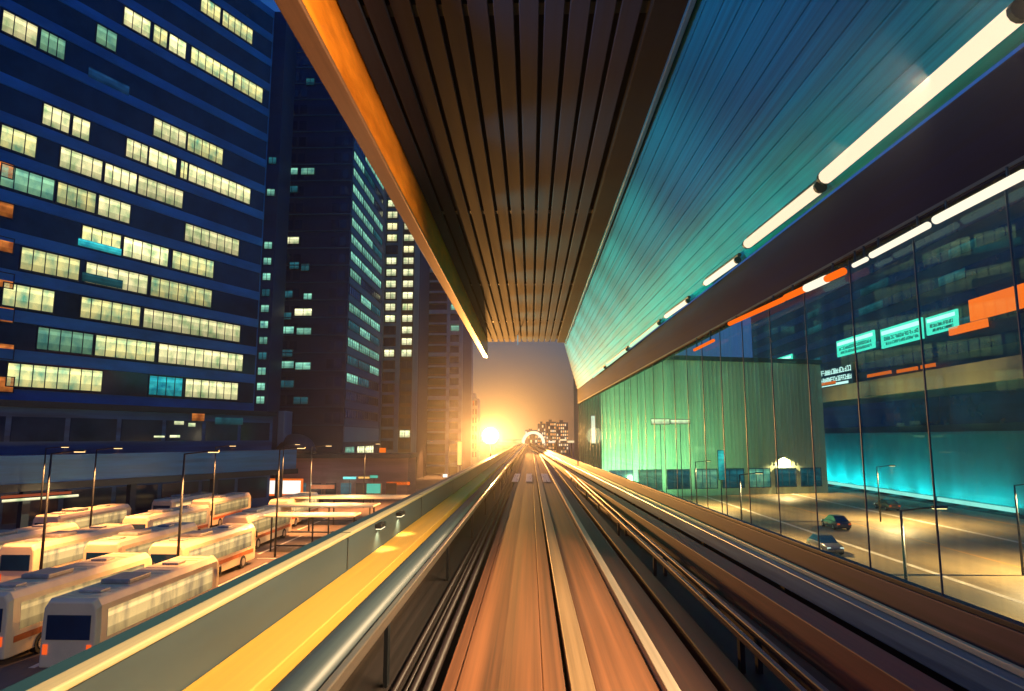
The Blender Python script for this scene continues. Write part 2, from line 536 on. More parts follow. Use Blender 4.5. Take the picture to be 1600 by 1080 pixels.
def soff(px, py, s=.22):
    tt, z = wpix(px, py, s)
    return wl(tt, s, z)


TUBES = [((2100, -420), (1640, -12), .085, E_tube, 'cream tube lamp on the soffit just past the upper right corner', 1250, WARM, .25),
         ((1598, 14), (1287, 279), .085, E_tube, 'long thick cream tube lamp on the soffit, nearest and brightest', 1250, WARM, .25),
         ((1283, 291), (1167, 382), .075, E_tube, 'second cream tube lamp on the soffit, behind the long thick one', 700, WARM, .3),
         ((1153, 406), (1102, 443), .055, E_tubew, 'short white tube lamp on the soffit, third from the right', 600, WARM, .3),
         ((1075, 470), (1040, 495), .05, E_tubew, 'small white tube lamp on the soffit where the green light begins', 22, (.35, 1, .55), .2),
         ((1030, 505), (985, 541), .05, E_tubeg, 'green white tube lamp in the brightest green part of the soffit', 22, (.12, 1, .50), .2),
         ((980, 546), (948, 571), .055, E_tubeg, 'pale green tube lamp near the far end of the soffit', 22, (.12, 1, .50), .2),
         ((945, 574), (926, 589), .06, E_tubeg, 'farthest pale green tube lamp at the end of the soffit', 22, (.12, 1, .50), .2)]
for a, b_, r, em, lab, pw, col, aim in TUBES:
    tube_lamp(soff(*a), soff(*b_), r, em, lab, pw, col, aim)
# unseen spots added to colour the soffit: blue near the camera, green farther on
for i in range(12):
    y = -4 + i * 3.7
    k_ = min(1, max(0, (y - 4) / 12))
    q = (-2.40, y, CZ + 4.70)
    lamp('soffit_fill', q, 420 + (900 + 1900 * max(0, (y - 12) / 25)) * k_, (.015 + .025 * k_, .30 + .70 * k_, 1 - .48 * k_), cp, 88, (2.6, y + 1.5, CZ + 3.3), .9)

# unseen green spots in mid air, added to brighten the foot of the soffit
for i in range(36):
    tt = -1 + i * 1.03
    k_ = min(1, max(.15, (tt + 1) / 10))
    lamp('green_fill', wl(tt, 1.15, 2.62), 85 * k_, (.005, 1, .34), cp, 96, wl(tt, .22, 3.35), .9)

# lamps hung under the header, by the glass
UND = [((1600, 272), (1462, 344), .040, E_tubew, 'white batten lamp under the header at the right edge of the photo'),
       ((1450, 352), (1362, 399), .034, E_tubew, 'white batten lamp under the header, second from the right edge'),
       ((1354, 405), (1334, 415), .026, E_tubew, 'tiny white batten lamp under the header between white and orange ones'),
       ((1318, 424), (1228, 465), .045, E_tubeo, 'orange batten lamp under the header with a white spot'),
       ((1224, 468), (1140, 506), .038, E_tubeo, 'longer orange batten lamp under the header, farther along'),
       ((1115, 532), (1085, 547), .03, E_tubeo, 'faint short orange batten lamp under the header, farthest along')]
for a, b_, r, em, lab in UND:
    q0, q1 = soff(*a, .12), soff(*b_, .12)
    t = thing('batten_lamp', (q0 + q1) / 2, lab, 'lamp', 'batten lamps under the header')
    MB().tube(q0, q1, r, 10).build('tube', em, t, 0, True)
    for f in (.15, .85):
        q = q0.lerp(q1, f); MB().tube(q, Vector((q.x, q.y, CZ + ZH0)), .012, 6).build('hanger', M_dark, t)
    if em is E_tubeo and a[0] == 1318:
        MB().tube(q0.lerp(q1, .25), q0.lerp(q1, .6), r * 1.15, 10).build('bright_section', E_tubew, t, 0, True)

# thin hanging light at the far end of the ceiling
p0, p1 = on_y(809, 516, 36), on_y(809, 539, 36)
t = thing('pendant_lamp', p0, 'thin blue white vertical lamp hanging from the far ceiling', 'lamp')
MB().tube(p0, p1, .022, 8).build('tube', emit('blue_tube', (.25, .6, .8), .6), t)
MB().tube(p0, (p0.x, p0.y, CZ + 5.5), .012, 6).build('hanger', M_dark, t)

# ------------------------------------------------------------------ buildings
E_win = [emit('office_light_cream', (1.0, .90, .46), 1.7, False, 1., (.9, .9, .6), (.30, .46, .20)),
         emit('office_light_yellow', (.95, .86, .34), 1.5, False, 1.2, (.9, .9, .6), (.10, .35, .22)),
         emit('office_light_green', (.30, .62, .36), 1.1, False, 1.3, (.9, .9, .6), (.02, .20, .22))]
E_teal = emit('teal_room_light', (.30, .78, .55), 1.1, False, 1.3, (.8, .8, 1.2), (.02, .16, .20))
E_tealdim = emit('dim_teal_room_light', (.03, .22, .28), .6, False, 1.3, (.6, .6, .8), (.0, .04, .08))
E_cyan = emit('cyan_room_light', (.05, .72, .75), .9, False, 1., (1, 1, 1.5), (.0, .25, .4))
E_orng = emit('orange_room_light', (1.0, .30, .06), .9, False, .8, (1, 1, 1), (.4, .10, .03))
E_yel = emit('pale_yellow_room_light', (1.0, .95, .55), 1.7, False, 1., (.9, .9, .9), (.35, .5, .25))
M_bA = mat('blue_tower_cladding', (.02, .22, .58), .35, .1, .35, (.12, .12, .3), .02)
M_bB = mat('navy_tower_cladding', (.006, .035, .10), .5, .1, .35, (.1, .1, .4))
M_bBs = mat('blue_side_cladding', (.03, .11, .19), .45, .1, .3, (.1, .1, .6))
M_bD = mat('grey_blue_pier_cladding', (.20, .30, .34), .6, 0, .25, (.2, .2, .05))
M_bE = mat('pale_apartment_render', (.46, .52, .48), .7, 0, .2, (.3, .3, .15))
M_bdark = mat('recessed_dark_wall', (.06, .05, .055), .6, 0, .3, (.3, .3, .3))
M_frame = mat('window_frame_dark', (.02, .04, .07), .4, .4, .2)


class Facade:
    def __init__(s, x, y, dx, dy, toward):
        s.p = Vector((x, y, 0)); s.d = Vector((dx, dy, 0)).normalized()
        n = Vector((-s.d.y, s.d.x, 0))
        s.n = n if n.dot(Vector(toward)) > 0 else -n

    def at(s, u, o, z):
        q = s.p + s.d * u + s.n * o; q.z = z
        return q

    def box(s, mb, u0, u1, z0, z1, o0, o1):
        return mb.hexa([s.at(u0, o0, z0), s.at(u1, o0, z0), s.at(u1, o1, z0), s.at(u0, o1, z0),
                        s.at(u0, o0, z1), s.at(u1, o0, z1), s.at(u1, o1, z1), s.at(u0, o1, z1)])

    def pix(s, px, py):
        q = on_plane(px, py, s.p, s.n)
        return (q - s.p).dot(s.d), q.z

    def window(s, parent, u0, u1, z0, z1, em, nm=0, fw=.10, label=None, frame=None):
        b = MB()
        s.box(b, u0, u1, z1 - fw, z1, .02, .14); s.box(b, u0, u1, z0, z0 + fw, .02, .14)
        s.box(b, u0, u0 + fw, z0 + fw + .002, z1 - fw - .002, .02, .13); s.box(b, u1 - fw, u1, z0 + fw + .002, z1 - fw - .002, .02, .13)
        for k in range(nm):
            u = u0 + (u1 - u0) * (k + 1) / (nm + 1)
            s.box(b, u - fw * .4, u + fw * .4, z0 + fw + .002, z1 - fw - .002, .06, .12)
        w = b.build('window', frame or M_frame, parent)
        if label: w['label'] = label
        s.box(MB(), u0 + fw * .8, u1 - fw * .8, z0 + fw * .8, z1 - fw * .8, .03, .055).build('pane', em, w)
        return w


# --- tower A: blue office tower, facade turned 25 degrees
A = Facade(-43.4, 105, -.458, -1, (1, -.3, 0))
ta = thing('office_tower', A.at(20, -10, 0), 'wide dark blue office tower with many yellow lit windows at left', 'building', 'towers left of the track')
LA = 52
FL = 4.45; ZB = 15.5                         # floor pitch, sill of the first office floor
NF = 15
TOPA = ZB + NF * FL
A.box(MB(), 0, LA, 0, TOPA, -22, -.12).build('wall', M_bA, ta)
for k in range(NF):
    z0 = ZB + k * FL
    A.box(MB(), .4, LA, z0 - .1, z0 + 2.95, -.118, .02).build('ribbon_glazing', M_glassd, ta)
    A.box(MB(), .2, LA, z0 + 3.0, z0 + FL - .15, -.118, .10).build('spandrel', M_bA, ta)
# lit windows: photo spans (x0, x1, y mid) on each floor
LIT = [(0, 60, 45, 0), (62, 105, 50, 2), (150, 185, 40, 2), (190, 235, 48, 0), (238, 262, 55, 1), (263, 292, 62, 0), (295, 365, 115, 1), (312, 345, 15, 1), (345, 395, 50, 1), (345, 412, 118, 1),
       (0, 60, 202, 1), (62, 108, 208, 0), (110, 140, 212, 0), (196, 232, 225, 0), (236, 290, 232, 0), (292, 350, 215, 1), (292, 392, 290, 0),
       (0, 88, 265, 2), (90, 160, 266, 0), (162, 215, 268, 0), (218, 275, 272, 0), (278, 340, 300, 1),
       (86, 150, 315, 1), (152, 205, 318, 0), (207, 285, 325, 0), (288, 375, 358, 0), (0, 66, 312, 2),
       (126, 190, 368, 1), (192, 265, 376, 0), (268, 335, 402, 1),
       (28, 124, 428, 1), (132, 232, 428, 0), (234, 332, 446, 1),
       (0, 84, 480, 1), (124, 220, 484, 1), (222, 376, 505, 0),
       (55, 145, 541, 2), (147, 243, 541, 1), (246, 380, 556, 0),
       (8, 160, 594, 1), (232, 286, 592, 4), (288, 372, 606, 0)]
used = {}
for x0, x1, ym, em in LIT:
    ua, z = A.pix(x0, ym); ub, z2 = A.pix(x1, ym)
    zc = A.pix((x0 + x1) / 2, ym)[1]
    k = round((zc - ZB - 1.2) / FL)
    u0, u1 = min(ua, ub), max(ua, ub)
    u0 = max(u0, .6); u1 = min(u1, LA - .3)
    for (v0, v1) in used.get(k, []):
        if u0 < v1 and u1 > v0:             # keep windows on one floor apart
            if (u0 + u1) > (v0 + v1): u0 = max(u0, v1 + .05)
            else: u1 = min(u1, v0 - .05)
    if u1 - u0 < .8 or k < 0 or k >= NF: continue
    used.setdefault(k, []).append((u0, u1))
    z0 = ZB + k * FL
    e = E_cyan if em == 4 else E_win[em]
    A.window(ta, u0, u1, z0 + .1, z0 + 2.85, e, max(1, int((u1 - u0) / 1.5)), .12)
# cyan and blue rooms
for x0, x1, y0, y1, e in ((122, 188, 372, 400, E_cyan), (128, 190, 425, 452, E_tealdim), (138, 200, 105, 150, emit('blue_room_light', (.02, .12, .35), .7, False, 1., (.6, .6, .6), (0, .03, .12)))):
    ua, z1 = A.pix(x0, y0); ub, z0 = A.pix(x1, y1)
    k = round(((z0 + z1) / 2 - ZB - 1.2) / FL)
    A.box(MB(), min(ua, ub), max(ua, ub), z0, z1, .11, .16).build('window', e, ta)
# orange lit balconies at the far left
for y in (262, 325, 380, 436, 490, 548, 600):
    ua, z = A.pix(-4, y); ub, _ = A.pix(22, y)
    w = A.window(ta, ub, ua + 2, z - .9, z + .9, E_orng, 1, .1)
    w['label'] = 'orange lit window at the outer edge of the blue tower'
# narrow return at the tower's right end with small teal stair windows
RA = Facade(-43.4, 105, 1, .12, (0, -1, 0))
RA.box(MB(), -.2, 1.9, 0, TOPA, -8, -.05).build('stair_tower', M_bB, ta)
for i, y in enumerate((383, 408, 432, 457, 482, 507, 532, 556, 580, 604, 625, 250, 300)):
    u, z = RA.pix(396, y)
    RA.window(ta, .15, 1.5, z - .65, z + .65, E_teal if i % 4 != 3 else E_tealdim, 1, .08)

# --- podium in front of tower A
P = Facade(*(A.at(0, 5, 0).xy), -.458, -1, (1, -.3, 0))
tp = thing('podium_building', P.at(20, -2, 0), 'low dark navy podium block at the foot of the blue tower', 'building')
M_pod = mat('podium_navy_panels', (.02, .11, .30), .4, .1, .5, (.08, .08, 1.2))
P.box(MB(), 1, 56, 0, 13.2, -5, 0).build('wall', M_pod, tp)
P.box(MB(), .7, 56.3, 13.2, 13.9, -5, .5).build('roof_edge', M_frame, tp)
for z0, z1 in ((9.6, 12.2), (5.6, 8.2), (1.2, 4.2)):
    for k in range(9):
        P.box(MB(), 1.6 + k * 6, 7.0 + k * 6, z0, z1, .004, .06).build('window', M_glassd, tp)
for x0, x1, y0, y1, e in ((272, 286, 658, 664, E_yel), (294, 304, 661, 667, E_yel), (240, 256, 681, 684, E_yel), (265, 280, 680, 684, E_yel), (336, 378, 652, 664, E_tealdim), (300, 318, 644, 658, E_orng)):
    ua, z1 = P.pix(x0, y0); ub, z0 = P.pix(x1, y1)
    P.box(MB(), min(ua, ub), max(ua, ub), z0, z1, .07, .14).build('lit_window', e, tp)

# --- raised walkway in front of the podium
ws = thing('pedestrian_bridge', (-50, 70, 0), 'dark blue raised walkway with solid parapet in front of the podium', 'footbridge')
K = Facade(*(A.at(0, 12, 0).xy), -.458, -1, (1, -.3, 0))
K.box(MB(), 3, 56, 5.6, 8.3, -1.6, 0).build('parapet_panel', mat('walkway_blue_panel', (.025, .18, .46), .35, .1, .4, (.1, .1, 1.5)), ws)
K.box(MB(), 2.8, 56, 4.9, 5.598, -1.9, .25).build('deck', M_frame, ws)
for u in (5, 16, 27, 38, 49):
    K.box(MB(), u, u + .7, 0, 4.898, -1.2, -.5).build('column', M_bB, ws)
for x0, x1, y, e, lb in ((0, 118, 783, E_yel, 'long cream lamp under the walkway'), (0, 108, 764, emit('dim_red_lamp', (.6, .12, .05), .5), 'dim red lamp under the walkway')):
    ua, z = K.pix(x0, y); ub, zb = K.pix(x1, y)
    w = K.box(MB(), min(ua, ub), max(ua, ub), min(z, 4.5) - .12, min(z, 4.5) + .12, .3, .45).build('lamp_strip', e, ws); w['label'] = lb

# --- tower B: navy slab, front faces the camera, lit side faces the track
tb = thing('office_tower', (-41, 136, 0), 'navy tower with a nearly dark front and green lit rows on its side', 'building', 'towers left of the track')
B = Facade(-34, 122, -1, 0, (0, -1, 0))
HB = 92
B.box(MB(), 0, 15.5, 0, HB, -30, -.1).build('wall', M_bB, tb)
BS = Facade(-34, 122, 0, 1, (1, 0, 0))
for (x0, x1, ym, e) in ((443, 466, 268, E_teal), (470, 492, 268, E_teal), (446, 466, 296, E_tealdim), (438, 468, 376, E_yel), (452, 468, 415, E_tealdim), (470, 484, 418, E_tealdim), (440, 458, 460, E_tealdim), (474, 488, 464, E_teal), (436, 456, 494, E_tealdim), (460, 488, 488, E_yel), (433, 460, 516, E_teal), (463, 487, 518, E_teal), (436, 458, 552, E_tealdim), (428, 460, 570, E_teal), (461, 486, 572, E_teal), (430, 460, 600, E_tealdim), (458, 482, 626, E_tealdim), (478, 492, 128, E_tealdim)):
    ua, z = B.pix(x0, ym); ub, _ = B.pix(x1, ym)
    B.window(tb, min(ua, ub), max(ua, ub), z - .75, z + .75, e, 1, .1)
fpB = 3.32
b = MB(); b2 = MB()
for k in range(24):
    z0 = 12.5 + k * fpB
    B.box(b, 0, 15.5, z0 - .35, z0 - .15, -.098, .06)
    for u0 in (.6, 2.2, 9.2, 11.0, 12.8):
        B.box(b2, u0, u0 + 1.3, z0 + .2, z0 + 1.9, -.098, .012)
b.build('floor_ledge', M_bBs, tb)
dw = b2.build('dark_window', M_glassd, tb); dw['kind'] = 'stuff'
nB = int((HB - 14) / fpB)
for k in range(nB):
    z0 = 13.5 + k * fpB
    BS.box(MB(), .4, 27.5, z0 - 1.3, z0 - .05, -.098, .12).build('spandrel', M_bBs, tb)
    r_ = random.Random(k * 7 + 3)
    segs = [(.8, 9), (9.3, 18), (18.3, 27)]
    for s0, s1 in segs:
        q = r_.random()
        e = E_teal if q < .62 else (E_tealdim if q < .86 else M_glassd)
        if k < 2: e = M_glassd
        BS.window(tb, s0, s1, z0 + .05, z0 + 1.85, e, 4, .09)
BS.box(MB(), .2, 28, 9.2, 12, -.098, .2).build('blue_band', mat('steel_blue_band', (.10, .20, .30), .5, 0, .2, (.1, .1, .1)), tb)
for s0, s1, e in ((1.5, 8, E_teal), (10, 24, E_yel)):
    BS.window(tb, s0, s1, 5.2, 8.4, e, 6, .12)

# --- tower D: two tall columns of bright windows between piers
td = thing('apartment_tower', (-32, 172, 0), 'slim tower with two columns of bright cream windows', 'building', 'towers left of the track')
YD = 165
D = Facade(0, YD, 1, 0, (0, -1, 0))
def ux(px, y, yv=600): return on_y(px, yv, y).x
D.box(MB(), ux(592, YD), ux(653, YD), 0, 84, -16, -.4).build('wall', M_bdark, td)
for a_, b_ in ((592, 597), (617, 624), (644, 652)):
    D.box(MB(), ux(a_, YD), ux(b_, YD), 0, 84, -.398, .3).build('pier', M_bD, td)
litD1 = {318, 340, 360, 384, 418, 437, 455, 473, 491, 507, 525, 543, 615, 650}
litD2 = {363, 385, 418, 437, 455, 473, 491, 507, 525, 543, 563, 582, 615, 650}
for k, y in enumerate(range(300, 740, 18)):
    for (xa, xb), col in (((598.5, 615.5), 0), ((625.5, 643), 1)):
        z = on_y(600, y, YD).z
        if z < 3: continue
        lit = (y < 560 and random.random() < .86) or (y >= 560 and random.random() < .28)
        e = (E_yel if random.random() < .75 else E_win[0]) if lit else M_glassd
        D.window(td, ux(xa, YD), ux(xb, YD), z - 1.0, z + 1.0, e, 1, .16)
    D.box(MB(), ux(597.2, YD), ux(616.8, YD), z + 1.05, z + 1.75, -.396, .1).build('spandrel', M_bD, td)

# --- block E: pale apartment block with floor bands
YE = 190
te = thing('apartment_tower', (-27, 205, 0), 'pale apartment block with bands of dark balconies beside the lamp glow', 'building', 'towers left of the track')
E = Facade(0, YE, 1, 0, (0, -1, 0))
xe0, xe1 = ux(654, YE), ux(722, YE)
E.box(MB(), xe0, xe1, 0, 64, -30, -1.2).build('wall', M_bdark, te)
for a_, b_ in ((654, 660), (697, 702), (716.5, 722)):
    E.box(MB(), ux(a_, YE), ux(b_, YE), 0, 64, -1.198, .25).build('pier', M_bE, te)
for k in range(20):
    z0 = 2.0 + k * 3.1
    E.box(MB(), ux(660.3, YE), ux(696.7, YE), z0, z0 + (1.15 if k % 4 == 2 else .5), -1.196, .08).build('balcony_front', M_bE, te)
    E.box(MB(), ux(702.3, YE), ux(716.2, YE), z0, z0 + 1.1, -1.196, .02).build('balcony_front', M_bE, te)
    e = M_glassd
    if k in (14, 12): e = E_teal
    E.box(MB(), ux(703, YE), ux(715.6, YE), z0 + 1.2, z0 + 2.9, -1.19, -1.0).build('window', e, te)
    E.box(MB(), ux(662, YE), ux(695, YE), z0 + 1.3, z0 + 2.9, -1.19, -1.0).build('window', M_glassd, te)
E.box(MB(), xe0 - .3, xe1 + .3, 64, 65, -30, .5).build('roof_slab', M_bE, te)

# --- F: farther blocks past E in the glow
def far_block(px0, px1, ptop, y, label, m, lit, rows, cols, cat='building', group='far blocks', mlit=None, depth=15):
    x0, x1 = ux(px0, y), ux(px1, y); top = on_y(px0, ptop, y).z
    t = thing('apartment_block', ((x0 + x1) / 2, y + depth / 2, 0), label, cat, group)
    f = Facade(0, y, 1, 0, (0, -1, 0))
    f.box(MB(), x0, x1, 0, top, -depth, 0).build('wall', m, t)
    f.box(MB(), x0 + (x1 - x0) * .3, x0 + (x1 - x0) * .6, top, top + (top - CZ) * .1 + .5, -depth * .7, -depth * .3).build('roof_plant', m, t)
    w = (x1 - x0) / cols; h = (top - 1) / rows if ptop > 640 else 3.2
    rows_n = min(rows, int((top - 1) / h))
    for r in range(rows_n):
        for c in range(cols):
            e = random.choice(mlit) if random.random() < lit else M_glassd
            z = top - 1 - r * h
            f.box(MB(), x0 + w * (c + .18), x0 + w * (c + .82), z - h * .62, z, .01, .08).build('window', e, t)
    return t


EW = [E_yel, E_win[0], E_orng]
far_block(723, 733, 520, 240, 'narrow pale tower just right of the banded apartment block', M_bE, .12, 26, 2, mlit=EW)
far_block(733.5, 746, 622, 255, 'lower pale block nearest the bright lamp', M_bE, .3, 12, 3, mlit=EW)
EF = [emit('far_window_cream', (1, .85, .5), .9), emit('far_window_white', (.9, .95, .8), .9), emit('far_window_orange', (1, .55, .2), .8)]
far_block(840, 852, 662, 420, 'small far block with cream windows, leftmost beyond the track', M_bB, .55, 8, 4, mlit=EF)
far_block(853, 868, 659, 430, 'far block with many windows in the middle of the skyline', M_bB, .6, 9, 5, mlit=EF)
far_block(869, 887, 660, 425, 'broad far block with windows, rightmost of the skyline', M_bB, .6, 9, 6, mlit=EF)
far_block(820, 839, 672, 460, 'low far block behind the white rimmed station', M_bB, .4, 5, 5, mlit=EF)

# --- low pink building with dome and tank
Q = Facade(0, 112, 1, 0, (0, -1, 0))
tq = thing('market_hall', (-36, 118, 0), 'low pinkish hall with long blank front behind the bus terminal', 'building')
M_pink = mat('pink_render', (.34, .20, .19), .7, 0, .3, (.1, .1, 1.2))
xq0, xq1 = ux(300, 112), ux(640, 112)
Q.box(MB(), xq0, xq1, 0, on_y(450, 716, 112).z, -8, 0).build('wall', M_pink, tq)
Q.box(MB(), xq0 - .4, xq1 + .4, on_y(450, 716, 112).z, on_y(450, 709, 112).z, -8.5, .6).build('roof_edge', M_frame, tq)
for k in range(14):
    xx = xq0 + 1 + k * (xq1 - xq0 - 2) / 14
    Q.box(MB(), xx, xx + 1.7, .3, 2.6, .01, .12).build('shop_front', random.choice([M_glassd, E_orng, E_tealdim, M_glassd]), tq)
zr = on_y(450, 709, 112).z
c0 = Vector((ux(462, 114), 115, zr))
rings = []
for i in range(9):
    a = i / 8 * math.pi / 2
    rings.append([c0 + Vector((3.6 * math.cos(a) * math.cos(t_), 3.6 * math.cos(a) * math.sin(t_), 3.3 * math.sin(a) + .003)) for t_ in [2 * math.pi * j / 24 for j in range(24)]])
MB().loft(rings).build('dome', mat('dome_copper', (.10, .07, .08), .5, .2, .3), tq, 0, True)
tk = thing('water_tank', (ux(430, 112), 114, zr), 'pale blue ribbed water tank on the roof of the pink hall', 'tank')
xk0, xk1 = ux(412, 112), ux(446, 112); zk = on_y(430, 642, 112).z
b = MB().box(xk0, xk1, 112.4, 116, zr + .8, zk)
for k in range(6):
    xx = xk0 + .15 + k * (xk1 - xk0 - .3) / 5
    b.box(xx - .06, xx + .06, 112.3, 112.398, zr + .9, zk - .1)
b.build('tank_body', mat('tank_blue', (.16, .33, .45), .4, .1, .25, (.5, .5, .1)), tk, .05)
for xx in (xk0 + .2, xk1 - .2):
    for yy in (112.7, 115.7):
        MB().tube((xx, yy, zr), (xx, yy, zr + .8), .09, 8).build('leg', M_dark, tk)

# ------------------------------------------------------------------ billboard and street signs, left
yb = 104
def px_box(mb, x0, x1, y0, y1, y, d=.2):
    a, b_ = on_y(x0, y0, y), on_y(x1, y1, y)
    return mb.box(a.x, b_.x, y, y + d, b_.z, a.z)
t = thing('billboard', on_y(440, 775, yb), 'bright white billboard with orange border in front of the pink hall', 'billboard')
px_box(MB(), 413, 469, 751, 772, yb - .06, .05).build('screen', emit('billboard_white', (1, .93, .80), 1.3), t)
px_box(MB(), 410, 472, 748, 775, yb, .35).build('border', emit('billboard_orange', (1, .17, .012), .9), t)
for px in (418, 464):
    q = on_y(px, 775, yb + .2); MB().tube((q.x, q.y, 0), (q.x, q.y, q.z), .12, 8).build('post', M_dark, t)


def shop_sign(x0, x1, y0, y1, y, em, label, group='small lit signs along the street'):
    q = on_y((x0 + x1) / 2, y1, y)
    t = thing('lit_sign', (q.x, q.y, 0), label, 'sign', group)
    px_box(MB(), x0, x1, y0, y1, y, .12).build('face', em, t)
    px_box(MB(), x0 - .8, x1 + .8, y0 - .8, y1 + .8, y + .121, .2).build('case', M_dark, t)
    MB().tube((q.x, q.y + .22, 0), (q.x, q.y + .22, max(q.z, .3)), .06, 6).build('post', M_dark, t)
    return t


E_cy = emit('sign_cyan', (.15, .85, .85), 1.0); E_am = emit('sign_amber', (1, .55, .15), 1.0)
E_gr = emit('sign_green', (.05, .55, .40), .9); E_wh = emit('sign_white', (1, .97, .85), 1.2); E_rd = emit('sign_red', (1, .12, .02), .9)
shop_sign(536, 556, 745, 749, 108, E_cy, 'thin cyan street sign right of the billboard')
shop_sign(560, 577, 745, 748, 108.5, E_am, 'thin amber street sign next to the cyan one')
shop_sign(578, 590, 743, 747, 109, E_gr, 'thin green street sign next to the amber one')
shop_sign(573, 594, 756, 771, 106, E_gr, 'square green sign low by the parapet')
shop_sign(593, 602, 700, 726, 130, E_tubeo, 'tall orange vertical sign at the foot of the slim tower')
shop_sign(622, 633, 731, 738, 118, E_wh, 'upper white square sign below the slim tower')
shop_sign(622, 634, 741, 750, 117, E_wh, 'lower white square sign below the slim tower')
shop_sign(604, 640, 753, 758, 112, E_tubeo, 'long low orange sign near the parapet')
shop_sign(290, 330, 752, 758, 100, E_tubeo, 'wide orange sign left of the billboard')
shop_sign(304, 350, 719, 722, 104, E_rd, 'thin red sign high on the left end of the pink hall')
shop_sign(692, 699, 741, 746, 100, E_wh, 'tiny white sign just above the parapet')
shop_sign(715, 721, 690, 727, 150, E_am, 'tall amber sign beside the parapet under the lamp glow')
shop_sign(486, 522, 758, 764, 105.5, emit('sign_dim_orange', (.55, .15, .06), .8), 'dim orange sign just right of the billboard')

# ------------------------------------------------------------------ street lamps
def street_lamp(x, y, label, h=9.0, power=14500, col=SOD, arm=1.6, group='sodium lamps over the bus terminal', em=None):
    t = thing('street_lamp', (x, y, 0), label, 'street lamp', group)
    MB().tube((x, y, 0), (x, y, h), .10, 8, .06).build('pole', M_dark, t, 0, True)
    MB().tube((x, y, h - .03), (x + arm, y, h + .15), .045, 6).build('arm', M_dark, t)
    MB().box(x + arm - .1, x + arm + .6, y - .14, y + .14, h + .10, h + .22).build('head', M_dark, t, .03)
    MB().box(x + arm - .05, x + arm + .55, y - .11, y + .11, h + .06, h + .098).build('lens', em or emit('sodium_lens', (1, .62, .25), 3.0), t)
    q = (x + arm + .25, y, h - .02)
    lamp('street_light', q, power, col, t, 104 if x < 0 else 150, (q[0], q[1], 0), .5)
    return t


SL = [(-21.9, 42.5, 'sodium lamp nearest the parapet in the lower left'), (-31, 43.2, 'sodium lamp at the left edge behind the nearest coaches'), (-21.6, 58, 'sodium lamp beside the parapet between second and third row'),
      (-37, 57, 'sodium lamp in the aisle behind the second coach row'), (-46.5, 64, 'sodium lamp at the left end of the third coach row'), (-24, 74, 'sodium lamp beside the parapet before the farthest row'),
      (-34.4, 73.4, 'sodium lamp in the middle of the aisle before the farthest row'), (-33, 90, 'sodium lamp before the white shelters'), (-24, 98, 'sodium lamp beside the long white shelters'),
      (-27, 172, 'far sodium lamp at the foot of the banded apartment block'), (-21, 176, 'far sodium lamp just left of the floodlight')]
for x, y, lab in SL:
    street_lamp(x, y, lab)

# ------------------------------------------------------------------ coaches and cars
def wheel(parent, x, y, r, w):
    wv = MB().tube((x - w / 2, y, r), (x + w / 2, y, r), r, 18).build('wheel', M_tyre, parent)
    sx = 1 if x > 0 else -1
    MB().tube((x + sx * (w / 2 - .03), y, r), (x + sx * (w / 2 + .02), y, r), r * .58, 14).build('rim', M_rim, wv)


def make_coach():
    t = thing('coach', (0, 0, 0), 'cream coach', 'coach', 'coaches parked in the bus terminal')
    W, Lh, H = 1.25, 5.6, 3.15
    prof = [(-W, .35), (W, .35), (W, 2.0), (W * .97, 2.85), (W * .82, H), (-W * .82, H), (-W * .97, 2.85), (-W, 2.0)]
    rings = []
    for y, k, dz in ((-Lh, .94, -.12), (-Lh + .25, 1, 0), (Lh - .5, 1, 0), (Lh, .93, -.25)):
        rings.append([(x * k, y, z + (dz if z > 2.5 else 0)) for x, z in prof])
    MB().loft(rings).build('body', M_white, t, .06)
    for s in (-1, 1):
        q = MB()
        q.hexa([(s * W * 1.0 - .012, -4.9, 1.45), (s * W + .012, -4.9, 1.45), (s * W + .012, 4.6, 1.45), (s * W - .012, 4.6, 1.45),
                (s * W * .975 - .012, -4.9, 2.6), (s * W * .98 + .012, -4.9, 2.6), (s * W * .98 + .012, 4.6, 2.6), (s * W * .975 - .012, 4.6, 2.6)])
        q.build('side_windows', E_coach, t)
        MB().box(s * (W + .05) - .05, s * (W + .05) + .05, 5.35, 5.5, 2.0, 2.5).build('mirror', M_dark, t, .02)
        for y in (-3.4, 3.2):
            wheel(t, s * (W - .12), y, .48, .3)
        MB().box(s * .85 - .16, s * .85 + .16, 5.60, 5.66, .75, .95).build('headlight', E_wh, t)
        MB().box(s * .95 - .1, s * .95 + .1, -5.64, -5.6, .9, 1.3).build('tail_light', E_rd, t)
    MB().box(-1.0, 1.0, 5.52, 5.6, 1.25, 2.6).build('windscreen', M_glassd, t)
    MB().box(-.95, .95, -5.63, -5.58, 1.5, 2.5).build('rear_window', M_glassd, t)
    MB().box(-.7, .7, -2.6, -.8, H + .002, H + .22).build('roof_unit', mat('roof_unit_grey', (.35, .34, .31), .5), t, .05)
    q = MB()
    for y in [-4.9 + .7 * k for k in range(15)]:
        if -2.8 < y < -.6 or 2.0 < y < 3.2: continue
        q.box(-.86, .86, y, y + .05, H + .001, H + .022)
    q.build('roof_rib', M_white, t)
    for s in (-1, 1):
        MB().box(s * (W + .008) - .012, s * (W + .008) + .012, -5.2, 5.0, .95, 1.22).build('side_stripe', mat('coach_stripe', (.55, .14, .03), .4), t)
    MB().box(-1.1, 1.1, 5.55, 5.68, .36, .62).build('bumper', M_dark, t, .03)
    MB().box(-.5, .5, -4.4, -3.7, H + .002, H + .10).build('roof_hatch', mat('hatch_grey', (.4, .4, .38), .5), t, .03)
    MB().box(-.45, .45, 2.2, 3.0, H + .002, H + .12).build('roof_hatch', mat('hatch_grey', (.4, .4, .38), .5), t, .03)
    return t


